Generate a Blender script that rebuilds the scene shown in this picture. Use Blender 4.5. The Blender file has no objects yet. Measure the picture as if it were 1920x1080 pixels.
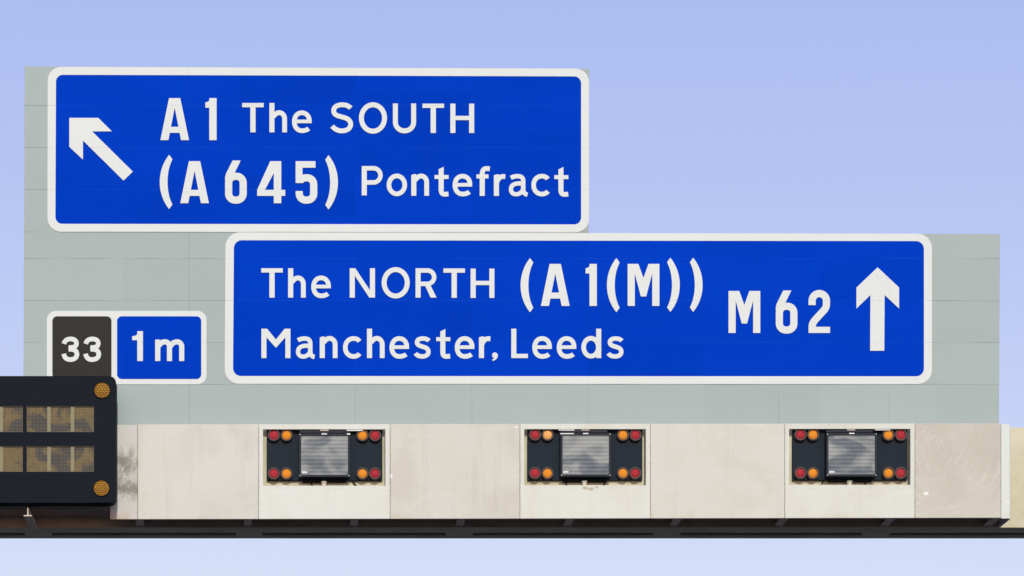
import bpy, bmesh, math, random
import numpy as np
from mathutils import Vector

random.seed(7)
scene = bpy.context.scene
COL = scene.collection

# ------------------------------------------------------------------ scale of the place
# Every measure is taken in the plane of the cladding: 1 unit ("u") = 6 mm.  The camera stands
# DIST metres in front of that plane; u runs to the right, v runs down from an arbitrary zero.
S = 0.006
F_PX = 4000.0
DIST = F_PX * S                      # 24 m
VX, VY = 560.0, 2060.0               # foot of the camera axis
EYE = 1.6


def P(u, v, d):
    """a point at depth d (m) behind the cladding plane"""
    k = S * (DIST + d) / DIST
    return (((u - VX) * k), d, EYE + (VY - v) * k)


# ------------------------------------------------------------------ object helpers
def link(name, me, parent=None):
    o = bpy.data.objects.new(name, me)
    COL.objects.link(o)
    if parent is not None:
        o.parent = parent
        o.matrix_parent_inverse = parent.matrix_world.inverted()
    return o


def thing(name, label, cat, loc, group=None):
    o = bpy.data.objects.new(name, None)
    o.empty_display_size = 0.2
    COL.objects.link(o)
    o.location = loc
    bpy.context.view_layer.update()
    o['label'] = label
    o['category'] = cat
    if group:
        o['group'] = group
    return o


class MB:
    """collects verts and faces in world coordinates"""

    def __init__(self):
        self.v, self.f, self.smooth = [], [], []

    def add(self, vs, fs, smooth=False):
        n = len(self.v)
        self.v += [tuple(p) for p in vs]
        self.f += [tuple(i + n for i in f) for f in fs]
        self.smooth += [smooth] * len(fs)

    def box(self, x0, x1, y0, y1, z0, z1):
        vs = [(x, y, z) for x in (x0, x1) for y in (y0, y1) for z in (z0, z1)]
        self.add(vs, [(0, 1, 3, 2), (4, 6, 7, 5), (0, 4, 5, 1), (2, 3, 7, 6), (0, 2, 6, 4), (1, 5, 7, 3)])

    def ubox(self, u0, u1, v0, v1, d0, d1):
        a = P(u0, v1, d0)
        b = P(u1, v0, d0)
        self.box(a[0], b[0], d0, d1, a[2], b[2])

    def prism(self, loop, d0, d1):
        """loop: (u, v) outline at the front; straight back to d1"""
        front = [P(u, v, d0) for u, v in loop]
        back = [(x, d1, z) for x, y, z in front]
        n = len(loop)
        fs = [tuple(range(n)), tuple(range(2 * n - 1, n - 1, -1))]
        fs += [(i, n + i, n + (i + 1) % n, (i + 1) % n) for i in range(n)]
        self.add(front + back, fs)

    def ring(self, outer, inner, d0, d1):
        n = len(outer)
        fo = [P(u, v, d0) for u, v in outer]
        fi = [P(u, v, d0) for u, v in inner]
        vs = fo + fi + [(x, d1, z) for x, y, z in fo] + [(x, d1, z) for x, y, z in fi]
        fs = []
        for i in range(n):
            j = (i + 1) % n
            fs += [(i, j, n + j, n + i), (2 * n + i, 3 * n + i, 3 * n + j, 2 * n + j),
                   (i, 2 * n + i, 2 * n + j, j), (n + i, n + j, 3 * n + j, 3 * n + i)]
        self.add(vs, fs)

    def lathe(self, c, prof, seg=36, smooth=True):
        """about an axis along Y through c=(x, y, z); prof: (radius, dy)"""
        vs, fs = [], []
        for r, dy in prof:
            for k in range(seg):
                a = 2 * math.pi * k / seg
                vs.append((c[0] + r * math.cos(a), c[1] + dy, c[2] + r * math.sin(a)))
        for j in range(len(prof) - 1):
            for k in range(seg):
                k2 = (k + 1) % seg
                fs.append((j * seg + k, j * seg + k2, (j + 1) * seg + k2, (j + 1) * seg + k))
        fs.append(tuple(range(seg)))
        fs.append(tuple(range(len(prof) * seg - 1, (len(prof) - 1) * seg - 1, -1)))
        self.add(vs, fs, smooth)

    def tube(self, pts, r, seg=10):
        vs, fs = [], []
        pts = [Vector(p) for p in pts]
        for i, p in enumerate(pts):
            t = (pts[min(i + 1, len(pts) - 1)] - pts[max(i - 1, 0)]).normalized()
            a = t.orthogonal().normalized()
            b = t.cross(a)
            for k in range(seg):
                w = 2 * math.pi * k / seg
                vs.append(p + (a * math.cos(w) + b * math.sin(w)) * r)
        for j in range(len(pts) - 1):
            for k in range(seg):
                k2 = (k + 1) % seg
                fs.append((j * seg + k, j * seg + k2, (j + 1) * seg + k2, (j + 1) * seg + k))
        fs.append(tuple(range(seg)))
        fs.append(tuple(range(len(pts) * seg - 1, (len(pts) - 1) * seg - 1, -1)))
        self.add(vs, fs, True)

    def build(self, name, m, parent=None, bevel=0.0, origin=None, seg=2):
        """origin: put the mesh's own origin there (else its bounding-box centre)"""
        if origin is None:
            a = np.array(self.v)
            origin = tuple((a.min(0) + a.max(0)) / 2)
        me = bpy.data.meshes.new(name)
        me.from_pydata([(x - origin[0], y - origin[1], z - origin[2]) for x, y, z in self.v], [], self.f)
        bm = bmesh.new()
        bm.from_mesh(me)
        bmesh.ops.recalc_face_normals(bm, faces=bm.faces)
        bm.to_mesh(me)
        bm.free()
        for p, s in zip(me.polygons, self.smooth):
            p.use_smooth = s
        me.materials.append(m)
        o = bpy.data.objects.new(name, me)
        COL.objects.link(o)
        o.location = origin
        if parent is not None:
            o.parent = parent
            o.location = Vector(origin) - parent.location
        if any(self.smooth):
            md = o.modifiers.new('edges', 'EDGE_SPLIT')
            md.split_angle = math.radians(35)
        if bevel:
            b = o.modifiers.new('bevel', 'BEVEL')
            b.width = bevel
            b.segments = seg
            b.limit_method = 'ANGLE'
            b.angle_limit = math.radians(40)
        return o


def rrect(u0, v0, u1, v1, r, seg=10, vtr=None, vbr=None, ubl=None):
    """rounded outline; vtr/vbr: heights of the right-hand corners, ubl: left edge at the foot"""
    vtr = v0 if vtr is None else vtr
    vbr = v1 if vbr is None else vbr
    ubl = u0 if ubl is None else ubl
    out = []
    for cx, cy, a0 in ((u1 - r, v0 + r, -90), (u1 - r, v1 - r, 0), (u0 + r, v1 - r, 90), (u0 + r, v0 + r, 180)):
        for k in range(seg + 1):
            a = math.radians(a0 + 90 * k / seg)
            out.append((cx + r * math.cos(a), cy + r * math.sin(a)))
    res = []
    for u, v in out:
        s, t = (u - u0) / (u1 - u0), (v - v0) / (v1 - v0)
        v2 = v + s * ((1 - t) * (vtr - v0) + t * (vbr - v1))
        u2 = u + (1 - s) * t * (ubl - u0)
        res.append((u2, v2))
    return res


# ------------------------------------------------------------------ materials
class NT:
    def __init__(self, name):
        self.m = bpy.data.materials.new(name)
        self.m.use_nodes = True
        self.t = self.m.node_tree
        self.t.nodes.clear()
        self.out = self.n('ShaderNodeOutputMaterial')
        self.b = self.n('ShaderNodeBsdfPrincipled')
        self.t.links.new(self.b.outputs[0], self.out.inputs[0])

    def n(self, kind, **kw):
        x = self.t.nodes.new(kind)
        for k, v in kw.items():
            setattr(x, k, v)
        return x

    def l(self, a, b):
        self.t.links.new(a, b)

    def put(self, sock, val):
        if isinstance(val, bpy.types.NodeSocket):
            self.l(val, sock)
        else:
            if isinstance(val, (tuple, list)) and len(val) == 3 and len(sock.default_value) == 4:
                val = (*val, 1)
            sock.default_value = val

    def math(self, op, a, b=0.0, c=0.0, clamp=False):
        x = self.n('ShaderNodeMath', operation=op, use_clamp=clamp)
        self.put(x.inputs[0], a)
        self.put(x.inputs[1], b)
        self.put(x.inputs[2], c)
        return x.outputs[0]

    def mix(self, f, a, b, blend='MIX'):
        x = self.n('ShaderNodeMix', data_type='RGBA', blend_type=blend)
        self.put(x.inputs[0], f)
        self.put(x.inputs[6], a)
        self.put(x.inputs[7], b)
        return x.outputs[2]

    def noise(self, vec, scale, detail=4, rough=0.55, dist=0.0):
        x = self.n('ShaderNodeTexNoise')
        self.l(vec, x.inputs['Vector'])
        x.inputs['Scale'].default_value = scale
        x.inputs['Detail'].default_value = detail
        x.inputs['Roughness'].default_value = rough
        x.inputs['Distortion'].default_value = dist
        return x.outputs[0]

    def ramp(self, f, a, b):
        x = self.n('ShaderNodeMapRange', interpolation_type='SMOOTHSTEP')
        self.l(f, x.inputs[0])
        x.inputs[1].default_value = a
        x.inputs[2].default_value = b
        return x.outputs[0]

    def pos(self, scale=(1, 1, 1), loc=(0, 0, 0), obj=False):
        if obj:
            src = self.n('ShaderNodeTexCoord').outputs['Object']
        else:
            src = self.n('ShaderNodeNewGeometry').outputs['Position']
        x = self.n('ShaderNodeMapping')
        self.l(src, x.inputs[0])
        x.inputs['Scale'].default_value = scale
        x.inputs['Location'].default_value = loc
        return x.outputs[0]

    def xyz(self, vec):
        x = self.n('ShaderNodeSeparateXYZ')
        self.l(vec, x.inputs[0])
        return x.outputs

    def set(self, color, rough=0.6, spec=0.3, metal=0.0, bump=None, bump_d=0.002, bump_s=0.4):
        self.put(self.b.inputs['Base Color'], color)
        self.put(self.b.inputs['Roughness'], rough)
        self.b.inputs['Specular IOR Level'].default_value = spec
        self.b.inputs['Metallic'].default_value = metal
        if bump is not None:
            x = self.n('ShaderNodeBump')
            x.inputs['Distance'].default_value = bump_d
            x.inputs['Strength'].default_value = bump_s
            self.l(bump, x.inputs['Height'])
            self.l(x.outputs[0], self.b.inputs['Normal'])
        return self.m


BOARD_D = 0.10


def add_seams(t):
    """joints of the extruded planks the signs are laid on: a 0..1 mask"""
    x, y, z = t.xyz(t.pos())
    mask = None
    for v in (198, 276.7, 355.4, 434.9, 485, 563.7, 642.2, 720.8):
        m = t.math('COMPARE', z, P(0, v, BOARD_D)[2], 0.0036)
        mask = m if mask is None else t.math('MAXIMUM', mask, m)
    for u in (355, 666, 885, 1104, 1459.7, 1667):
        m = t.math('MULTIPLY', t.math('COMPARE', x, P(u, 0, BOARD_D)[0], 0.003), 0.7)
        mask = t.math('MAXIMUM', mask, m)
    brk = t.ramp(t.noise(t.pos((1.2, 1.2, 1.2)), 1.7, 3), 0.25, 0.7)
    return t.math('MULTIPLY', mask, brk)


def plank_tone(t):
    x, y, z = t.xyz(t.pos())
    zz = t.math('FLOOR', t.math('DIVIDE', t.math('SUBTRACT', z, P(0, 720.8, BOARD_D)[2]), 78.6 * S * (1 + BOARD_D / DIST)))
    xx = t.math('FLOOR', t.math('DIVIDE', t.math('SUBTRACT', x, P(666, 0, 0)[0]), 219 * S))
    c = t.n('ShaderNodeCombineXYZ')
    t.l(xx, c.inputs[0])
    t.l(zz, c.inputs[1])
    w = t.n('ShaderNodeTexWhiteNoise', noise_dimensions='2D')
    t.l(c.outputs[0], w.inputs['Vector'])
    return w.outputs['Value']


def m_film(name, base, seam=0.3, var=0.05, rough=0.55, plank=0.03, spec=0.06, seam_to=(0.02, 0.025, 0.03), dirt=0.0):
    t = NT(name)
    n1 = t.noise(t.pos((1, 1, 2.2)), 0.9, 5)
    tone = t.math('ADD', t.math('MULTIPLY', t.math('SUBTRACT', n1, 0.5), var * 2),
                  t.math('MULTIPLY', t.math('SUBTRACT', plank_tone(t), 0.5), plank * 2))
    k = t.math('ADD', tone, 1.0)
    c = t.n('ShaderNodeVectorMath', operation='SCALE')
    c.inputs[0].default_value = base
    t.l(k, c.inputs['Scale'])
    col = c.outputs[0]
    if dirt:
        st = t.ramp(t.noise(t.pos((14, 14, 0.9)), 1.0, 4), 0.5, 0.8)
        col = t.mix(t.math('MULTIPLY', st, dirt), col, tuple(b * 0.55 for b in base))
        sp = t.ramp(t.noise(t.pos((1, 1, 1), (7, 2, 3)), 60, 2), 0.7, 0.76)
        col = t.mix(t.math('MULTIPLY', sp, dirt * 1.2), col, tuple(b * 0.45 for b in base))
    col = t.mix(t.math('MULTIPLY', add_seams(t), seam), col, seam_to)
    rr = t.math('ADD', t.math('MULTIPLY', t.noise(t.pos(), 3.0, 3), 0.2), rough - 0.1)
    return t.set(col, rr, spec)


def m_clad(name, base, blotch=(0.60, 0.55, 0.48), amt=0.35, streak=0.25, seed=0.0, swirl=0.0, stain=0.0, marks=(), rust=0.3, scuff=False, edges=None):
    t = NT(name)
    off = (seed * 3.1, seed, seed * 1.7)
    n1 = t.ramp(t.noise(t.pos((1, 1, 1), off), 1.3, 6, 0.6, 0.6), 0.38, 0.72)
    col = t.mix(t.math('MULTIPLY', n1, amt), base, blotch)
    st = t.ramp(t.noise(t.pos((9, 9, 0.7), off), 1.0, 5, 0.6, 0.4), 0.5, 0.78)
    col = t.mix(t.math('MULTIPLY', st, streak), col, tuple(b * 0.78 for b in blotch))
    n2 = t.noise(t.pos((1, 1, 1), off), 22, 5, 0.7)
    col = t.mix(t.math('MULTIPLY', t.ramp(n2, 0.55, 0.8), 0.16), col, tuple(b * 0.6 for b in blotch))
    hl = t.ramp(t.noise(t.pos((1.1, 1, 2.0), (seed + 4, 3, seed)), 1.6, 5, 0.6, 1.2), 0.58, 0.7)
    col = t.mix(t.math('MULTIPLY', hl, 0.3), col, tuple(min(0.85, b * 1.1) for b in base))
    x, y, z = t.xyz(t.pos())
    if swirl:
        # trowel arcs: noise drawn out along circles round a point of the panel
        c0 = P(1762, 848, 0)
        dx = t.math('SUBTRACT', x, c0[0])
        dz = t.math('SUBTRACT', z, c0[2])
        rad = t.math('SQRT', t.math('ADD', t.math('MULTIPLY', dx, dx), t.math('MULTIPLY', dz, dz)))
        ang = t.math('ARCTAN2', dz, dx)
        wv = t.math('MULTIPLY', t.noise(t.pos((1, 1, 1), off), 2.2, 3), 0.35)
        cm = t.n('ShaderNodeCombineXYZ')
        t.l(t.math('MULTIPLY', t.math('ADD', rad, wv), 24), cm.inputs[0])
        t.l(t.math('MULTIPLY', ang, 1.6), cm.inputs[1])
        arcs = t.noise(cm.outputs[0], 1.0, 4, 0.6, 0.3)
        msk = t.ramp(t.noise(t.pos((1, 1, 1), off), 2.4, 2), 0.35, 0.62)
        col = t.mix(t.math('MULTIPLY', t.math('MULTIPLY', t.ramp(arcs, 0.48, 0.68), msk), swirl), col, (0.86, 0.80, 0.73))
    if stain:
        # mould patches, in two bands of the narrow end panel
        zc1, zc2 = P(0, 868, 0)[2], P(0, 915, 0)[2]
        b1 = t.math('SUBTRACT', 1.0, t.math('DIVIDE', t.math('ABSOLUTE', t.math('SUBTRACT', z, zc1)), 0.26), clamp=True)
        b2 = t.math('SUBTRACT', 1.0, t.math('DIVIDE', t.math('ABSOLUTE', t.math('SUBTRACT', z, zc2)), 0.19), clamp=True)
        band = t.math('MAXIMUM', b1, t.math('MULTIPLY', b2, 1.3))
        na = t.noise(t.pos((1.3, 1, 1), (2.3, 0, 1.1)), 7.0, 8, 0.75, 1.0)
        fac = t.ramp(t.math('ADD', na, t.math('MULTIPLY', band, 0.24)), 0.52, 0.82)
        fac = t.math('MULTIPLY', fac, t.ramp(band, 0.02, 0.35))
        col = t.mix(t.math('MULTIPLY', fac, stain), col, (0.235, 0.212, 0.19))
        nb = t.ramp(t.noise(t.pos((1, 1, 1), (0, 5, 3)), 16, 4, 0.6, 2.5), 0.62, 0.68)
        col = t.mix(t.math('MULTIPLY', t.math('MULTIPLY', nb, b2), 0.8), col, (0.78, 0.75, 0.72))
    if rust:
        zb = P(0, 973, 0)[2]
        low = t.math('SUBTRACT', 1.0, t.math('DIVIDE', t.math('SUBTRACT', z, zb), 0.10), clamp=True)
        nr = t.ramp(t.noise(t.pos((1.5, 1, 1), off), 2.2, 5), 0.5, 0.75)
        col = t.mix(t.math('MULTIPLY', t.math('MULTIPLY', low, nr), rust), col, (0.50, 0.36, 0.20))
    if edges:
        # grime and rust specks gathered along the joints and the top edge
        for u in edges:
            e = t.math('SUBTRACT', 1.0, t.math('DIVIDE', t.math('ABSOLUTE', t.math('SUBTRACT', x, P(u, 0, 0)[0])), 0.026), clamp=True)
            ne = t.ramp(t.math('ADD', t.noise(t.pos((2.5, 1, 1), (u, 0, seed)), 26, 4, 0.7), t.math('MULTIPLY', e, 0.16)), 0.60, 0.74)
            col = t.mix(t.math('MULTIPLY', t.math('MULTIPLY', ne, t.ramp(e, 0.0, 0.6)), 0.4), col, (0.33, 0.26, 0.18))
        tp = t.math('SUBTRACT', 1.0, t.math('DIVIDE', t.math('ABSOLUTE', t.math('SUBTRACT', z, P(0, 797, 0)[2])), 0.03), clamp=True)
        nt_ = t.ramp(t.noise(t.pos((1, 1, 1.5), (seed, 2, 0)), 12, 5, 0.7), 0.56, 0.68)
        col = t.mix(t.math('MULTIPLY', t.math('MULTIPLY', nt_, tp), 0.45), col, (0.36, 0.31, 0.25))
    if scuff:
        zc = P(0, 923.5, 0)[2]
        bnd = t.math('SUBTRACT', 1.0, t.math('DIVIDE', t.math('ABSOLUTE', t.math('SUBTRACT', z, zc)), 0.022), clamp=True)
        ns = t.ramp(t.noise(t.pos((1, 1, 2.2), off), 9, 5, 0.6, 0.8), 0.52, 0.62)
        col = t.mix(t.math('MULTIPLY', t.math('MULTIPLY', ns, t.ramp(bnd, 0.05, 0.5)), 0.55), col, (0.82, 0.82, 0.80))
    wob = t.math('MULTIPLY', t.math('SUBTRACT', t.noise(t.pos(), 35, 3), 0.5), 0.02)
    for u, v, ru, rv, c in marks:
        p = P(u, v, 0)
        dx = t.math('DIVIDE', t.math('SUBTRACT', x, p[0]), ru * S)
        dz = t.math('DIVIDE', t.math('SUBTRACT', z, p[2]), rv * S)
        r = t.math('SQRT', t.math('ADD', t.math('MULTIPLY', dx, dx), t.math('MULTIPLY', dz, dz)))
        r = t.math('ADD', r, t.math('MULTIPLY', wob, 30))
        col = t.mix(t.math('SUBTRACT', 1.0, t.ramp(r, 0.75, 1.15)), col, c)
    return t.set(col, 0.7, 0.08, bump=n2, bump_d=0.001, bump_s=0.25)


def m_plain(name, base, rough=0.5, var=0.12, scale=6, spec=0.1, metal=0.0, bump=0.0, dust=0.0):
    t = NT(name)
    n = t.noise(t.pos(), scale, 5)
    col = t.mix(n, tuple(b * (1 - var) for b in base), tuple(b * (1 + var) for b in base))
    if dust:
        d = t.ramp(t.noise(t.pos((6, 6, 0.8)), 1.2, 5), 0.45, 0.8)
        col = t.mix(t.math('MULTIPLY', d, dust), col, (0.16, 0.15, 0.14))
    rr = t.math('ADD', t.math('MULTIPLY', n, 0.2), rough - 0.1)
    return t.set(col, rr, spec, metal, bump=n if bump else None, bump_d=0.002, bump_s=bump)


def m_concrete(name, base, dark):
    t = NT(name)
    n1 = t.ramp(t.noise(t.pos(), 1.6, 7, 0.65), 0.35, 0.7)
    col = t.mix(n1, base, dark)
    n2 = t.ramp(t.noise(t.pos((3, 3, 1)), 14, 6, 0.75), 0.58, 0.72)
    col = t.mix(t.math('MULTIPLY', n2, 0.55), col, (0.25, 0.21, 0.13))
    n3 = t.ramp(t.noise(t.pos(), 48, 2), 0.68, 0.74)
    col = t.mix(t.math('MULTIPLY', n3, 0.6), col, (0.10, 0.085, 0.06))
    return t.set(col, 0.85, 0.03, bump=t.noise(t.pos(), 40, 5), bump_d=0.003, bump_s=0.5)


def m_lens(name, base, deep):
    """ribbed plastic lens: tone from little prisms"""
    t = NT(name)
    v = t.n('ShaderNodeTexVoronoi', feature='DISTANCE_TO_EDGE')
    t.l(t.pos(obj=True), v.inputs['Vector'])
    v.inputs['Scale'].default_value = 95
    e = t.ramp(v.outputs['Distance'], 0.0, 0.10)
    n = t.noise(t.pos(), 30, 3)
    c = t.mix(e, deep, base)
    c = t.mix(t.math('MULTIPLY', t.ramp(n, 0.5, 0.75), 0.3), c, deep)
    return t.set(c, 0.5, 0.06, bump=v.outputs['Distance'], bump_d=0.003, bump_s=0.3)


def m_honeycomb(name):
    t = NT(name)
    x, y, z = t.xyz(t.pos(obj=True))
    b = t.n('ShaderNodeTexBrick', offset=0.5)
    cmb = t.n('ShaderNodeCombineXYZ')
    t.l(x, cmb.inputs[0])
    t.l(z, cmb.inputs[1])
    t.l(cmb.outputs[0], b.inputs['Vector'])
    b.inputs['Color1'].default_value = (0.50, 0.245, 0.018, 1)
    b.inputs['Color2'].default_value = (0.42, 0.20, 0.02, 1)
    b.inputs['Mortar'].default_value = (0.15, 0.068, 0.010, 1)
    b.inputs['Scale'].default_value = 1.0
    b.inputs['Mortar Size'].default_value = 0.006
    b.inputs['Mortar Smooth'].default_value = 0.4
    b.inputs['Brick Width'].default_value = 0.032
    b.inputs['Row Height'].default_value = 0.025
    n = t.ramp(t.noise(t.pos(), 16, 4), 0.35, 0.7)
    c = t.mix(t.math('MULTIPLY', n, 0.45), b.outputs['Color'], (0.16, 0.09, 0.02))
    return t.set(c, 0.5, 0.06, bump=b.outputs['Fac'], bump_d=0.004, bump_s=-0.5)


def m_led_cover(name):
    """plastic cover over rows of unlit diodes, cloud reflections painted in as noise"""
    t = NT(name)
    r = t.n('ShaderNodeObjectInfo').outputs['Random']
    base = t.pos((1, 1, 1), obj=True)
    off = t.n('ShaderNodeVectorMath', operation='ADD')
    t.l(base, off.inputs[0])
    cmb = t.n('ShaderNodeCombineXYZ')
    t.l(t.math('MULTIPLY', r, 17), cmb.inputs[0])
    t.l(t.math('MULTIPLY', r, 5), cmb.inputs[1])
    t.l(t.math('MULTIPLY', r, 11), cmb.inputs[2])
    t.l(cmb.outputs[0], off.inputs[1])
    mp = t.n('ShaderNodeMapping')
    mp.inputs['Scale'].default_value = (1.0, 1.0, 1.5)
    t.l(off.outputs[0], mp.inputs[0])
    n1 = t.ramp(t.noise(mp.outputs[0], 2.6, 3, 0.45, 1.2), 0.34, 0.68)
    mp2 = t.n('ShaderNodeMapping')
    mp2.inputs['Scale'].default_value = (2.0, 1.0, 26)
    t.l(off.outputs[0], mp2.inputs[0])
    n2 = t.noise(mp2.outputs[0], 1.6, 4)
    col = t.mix(n1, (0.13, 0.15, 0.175), (0.38, 0.385, 0.37))  # pale and dark patches painted in for reflected clouds
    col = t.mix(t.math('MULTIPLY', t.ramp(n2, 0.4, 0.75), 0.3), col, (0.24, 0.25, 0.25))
    x, y, z = t.xyz(base)
    row = t.math('SINE', t.math('MULTIPLY', z, 2 * math.pi / (7.4 * S)))
    dot = t.math('SINE', t.math('MULTIPLY', x, 2 * math.pi / (3.6 * S)))
    rows = t.ramp(row, 0.35, 0.95)
    led = t.math('MULTIPLY', rows, t.ramp(dot, -0.3, 0.8))
    col = t.mix(t.math('MULTIPLY', led, 0.38), col, (0.46, 0.47, 0.46))
    col = t.mix(t.math('MULTIPLY', t.ramp(row, -0.2, -0.95), 0.30), col, (0.06, 0.075, 0.095))
    return t.set(col, 0.5, 0.06)


def m_led_window(name):
    """tan diode board behind a clear window with dark water marks"""
    t = NT(name)
    r = t.n('ShaderNodeObjectInfo').outputs['Random']
    base = t.pos(obj=True)
    off = t.n('ShaderNodeVectorMath', operation='ADD')
    t.l(base, off.inputs[0])
    cmb = t.n('ShaderNodeCombineXYZ')
    t.l(t.math('MULTIPLY', r, 9), cmb.inputs[0])
    t.l(t.math('MULTIPLY', r, 23), cmb.inputs[1])
    t.l(t.math('MULTIPLY', r, 7), cmb.inputs[2])
    t.l(cmb.outputs[0], off.inputs[1])
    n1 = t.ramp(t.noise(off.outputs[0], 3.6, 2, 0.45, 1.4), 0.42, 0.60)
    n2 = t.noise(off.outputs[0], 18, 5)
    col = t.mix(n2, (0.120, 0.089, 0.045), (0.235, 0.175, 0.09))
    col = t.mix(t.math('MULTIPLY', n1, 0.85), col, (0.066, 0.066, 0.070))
    x, y, z = t.xyz(base)
    dx = t.math('SINE', t.math('MULTIPLY', x, 2 * math.pi / (6.2 * S)))
    dz = t.math('SINE', t.math('MULTIPLY', z, 2 * math.pi / (6.4 * S)))
    d = t.math('MULTIPLY', t.ramp(dx, 0.55, 0.95), t.ramp(dz, 0.55, 0.95))
    col = t.mix(t.math('MULTIPLY', d, 0.35), col, (0.45, 0.40, 0.32))
    return t.set(col, 0.5, 0.05)


M = {}
M['grey'] = m_film('grey_sheeting', (0.398, 0.464, 0.453), seam=0.7, var=0.045, plank=0.02, rough=0.55, dirt=0.04, seam_to=(0.16, 0.18, 0.18))
M['white'] = m_film('white_sheeting', (0.735, 0.765, 0.745), seam=0.38, var=0.02, plank=0.006, rough=0.5, dirt=0.04, seam_to=(0.35, 0.36, 0.36))
M['blue'] = m_film('blue_sheeting', (0.0012, 0.046, 0.52), seam=0.34, var=0.09, plank=0.05, rough=0.6, spec=0.0, seam_to=(0.02, 0.10, 0.62))
M['black_film'] = m_film('black_sheeting', (0.0385, 0.0345, 0.0345), seam=0.2, var=0.12, plank=0.0, rough=0.6, spec=0.04)
M['clad_white'] = m_clad('cladding_white', (0.733, 0.751, 0.694), (0.66, 0.61, 0.53), 0.30, 0.12, seed=1.0, rust=0.15, edges=(485, 731.5), scuff=True)
M['clad_white_mid'] = m_clad('cladding_white_worn', (0.733, 0.746, 0.678), (0.64, 0.57, 0.46), 0.45, 0.2, seed=5.0, edges=(975, 1219.5),
                             marks=((1097, 915, 5, 3, (0.5, 0.45, 0.36)), (1108, 917, 6, 3, (0.52, 0.46, 0.37)), (1119, 914, 4, 2, (0.54, 0.49, 0.4)), (1221, 923, 1.2, 4, (0.84, 0.83, 0.8))))
M['clad_white_end'] = m_clad('cladding_white_streaked', (0.719, 0.726, 0.653), (0.62, 0.56, 0.48), 0.35, 0.25, seed=9.0, edges=(1471.5, 1715.5), scuff=True)
M['clad_beige'] = m_clad('cladding_beige', (0.685, 0.678, 0.615), (0.57, 0.52, 0.46), 0.55, 0.25, seed=2.0, edges=(258, 485))
M['clad_beige_mid'] = m_clad('cladding_beige_plain', (0.670, 0.658, 0.590), (0.57, 0.515, 0.45), 0.45, 0.22, seed=3.4, edges=(731.5, 975),
                             marks=((734, 893, 2, 5, (0.84, 0.84, 0.82)), (968, 801, 4, 1.6, (0.82, 0.81, 0.78))))
M['clad_beige_pale'] = m_clad('cladding_beige_pale', (0.690, 0.683, 0.615), (0.59, 0.54, 0.47), 0.45, 0.2, seed=7.7, edges=(1219.5, 1471.5))
M['clad_swirl'] = m_clad('cladding_swirled', (0.608, 0.583, 0.500), (0.52, 0.465, 0.40), 0.6, 0.2, seed=6.3, edges=(1715.5, 1877), swirl=0.26,
                         marks=((1736.5, 925, 5, 3.2, (0.86, 0.86, 0.85)), (1722, 943, 1.2, 1.2, (0.82, 0.8, 0.78)), (1779, 923, 1.0, 0.8, (0.8, 0.79, 0.76))))
M['clad_stained'] = m_clad('cladding_mouldy', (0.656, 0.644, 0.612), (0.56, 0.51, 0.48), 0.4, 0.15, seed=4.4, stain=0.85, rust=0.9, edges=(206, 258))
M['clad_cap'] = m_clad('cladding_cap', (0.729, 0.761, 0.729), (0.70, 0.68, 0.64), 0.2, 0.05, seed=8.0,
                       marks=((1890, 941, 6, 1.6, (0.85, 0.85, 0.85)),))
M['concrete'] = m_concrete('weathered_concrete', (0.69, 0.645, 0.49), (0.57, 0.525, 0.37))
M['steel'] = m_plain('galvanised_steel', (0.72, 0.62, 0.52), 0.7, 0.2, 9, 0.03, 0.0)
M['brown_steel_and_shade'] = m_plain('rusty_steel_and_shade', (0.36, 0.285, 0.225), 0.7, 0.3, 5, 0.02)  # also the colour that paints shade on the beam foot
M['housing'] = m_plain('black_powder_coat', (0.0085, 0.0118, 0.0180), 0.6, 0.12, 3, 0.05, bump=0.05)
M['backplate'] = m_plain('slate_backplate', (0.020, 0.028, 0.039), 0.65, 0.18, 5, 0.05)
M['frame'] = m_plain('display_frame_paint', (0.028, 0.033, 0.044), 0.5, 0.2, 9, 0.08)
M['rim'] = m_plain('lamp_rim_rubber', (0.115, 0.085, 0.082), 0.6, 0.2, 20, 0.06)
M['red'] = m_lens('red_lens', (0.45, 0.036, 0.050), (0.36, 0.022, 0.03))
M['amber'] = m_lens('amber_lens', (0.84, 0.31, 0.032), (0.68, 0.20, 0.012))
M['amber_pale'] = m_lens('bleached_amber_lens', (0.92, 0.46, 0.17), (0.80, 0.33, 0.08))
M['lantern'] = m_honeycomb('honeycomb_amber')
M['lantern_rim'] = m_plain('lantern_rim', (0.012, 0.012, 0.015), 0.6, spec=0.05)
M['cover'] = m_led_cover('led_cover_reflections')
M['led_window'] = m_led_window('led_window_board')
M['divider'] = m_plain('window_divider', (0.27, 0.245, 0.15), 0.5, 0.25, 12, 0.1)
M['trim'] = m_plain('window_trim', (0.16, 0.14, 0.10), 0.5, 0.2, 10, 0.1)
M['plastic_white'] = m_plain('white_plastic', (0.80, 0.80, 0.79), 0.4, 0.03, 10)
M['label_white'] = m_plain('label_white', (0.72, 0.75, 0.78), 0.4, 0.04, 40)
M['post'] = m_plain('cream_pipe', (0.66, 0.60, 0.50), 0.5, 0.1, 20)
M['cable'] = m_plain('black_cable_and_shade', (0.01, 0.01, 0.011), 0.6, spec=0.06)
M['asphalt'] = m_plain('asphalt', (0.05, 0.05, 0.052), 0.85, 0.3, 14, 0.2)
M['paint'] = m_plain('road_paint', (0.75, 0.75, 0.73), 0.7, 0.08, 10)
M['turf'] = m_plain('turf', (0.062, 0.056, 0.034), 0.9, 0.35, 3, 0.1)

# ------------------------------------------------------------------ lettering: glyphs from strokes


def poly(*pts):
    return ('P', [tuple(p) for p in pts])


def box(x0, y0, x1, y1):
    return poly((x0, y0), (x1, y0), (x1, y1), (x0, y1))


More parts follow.
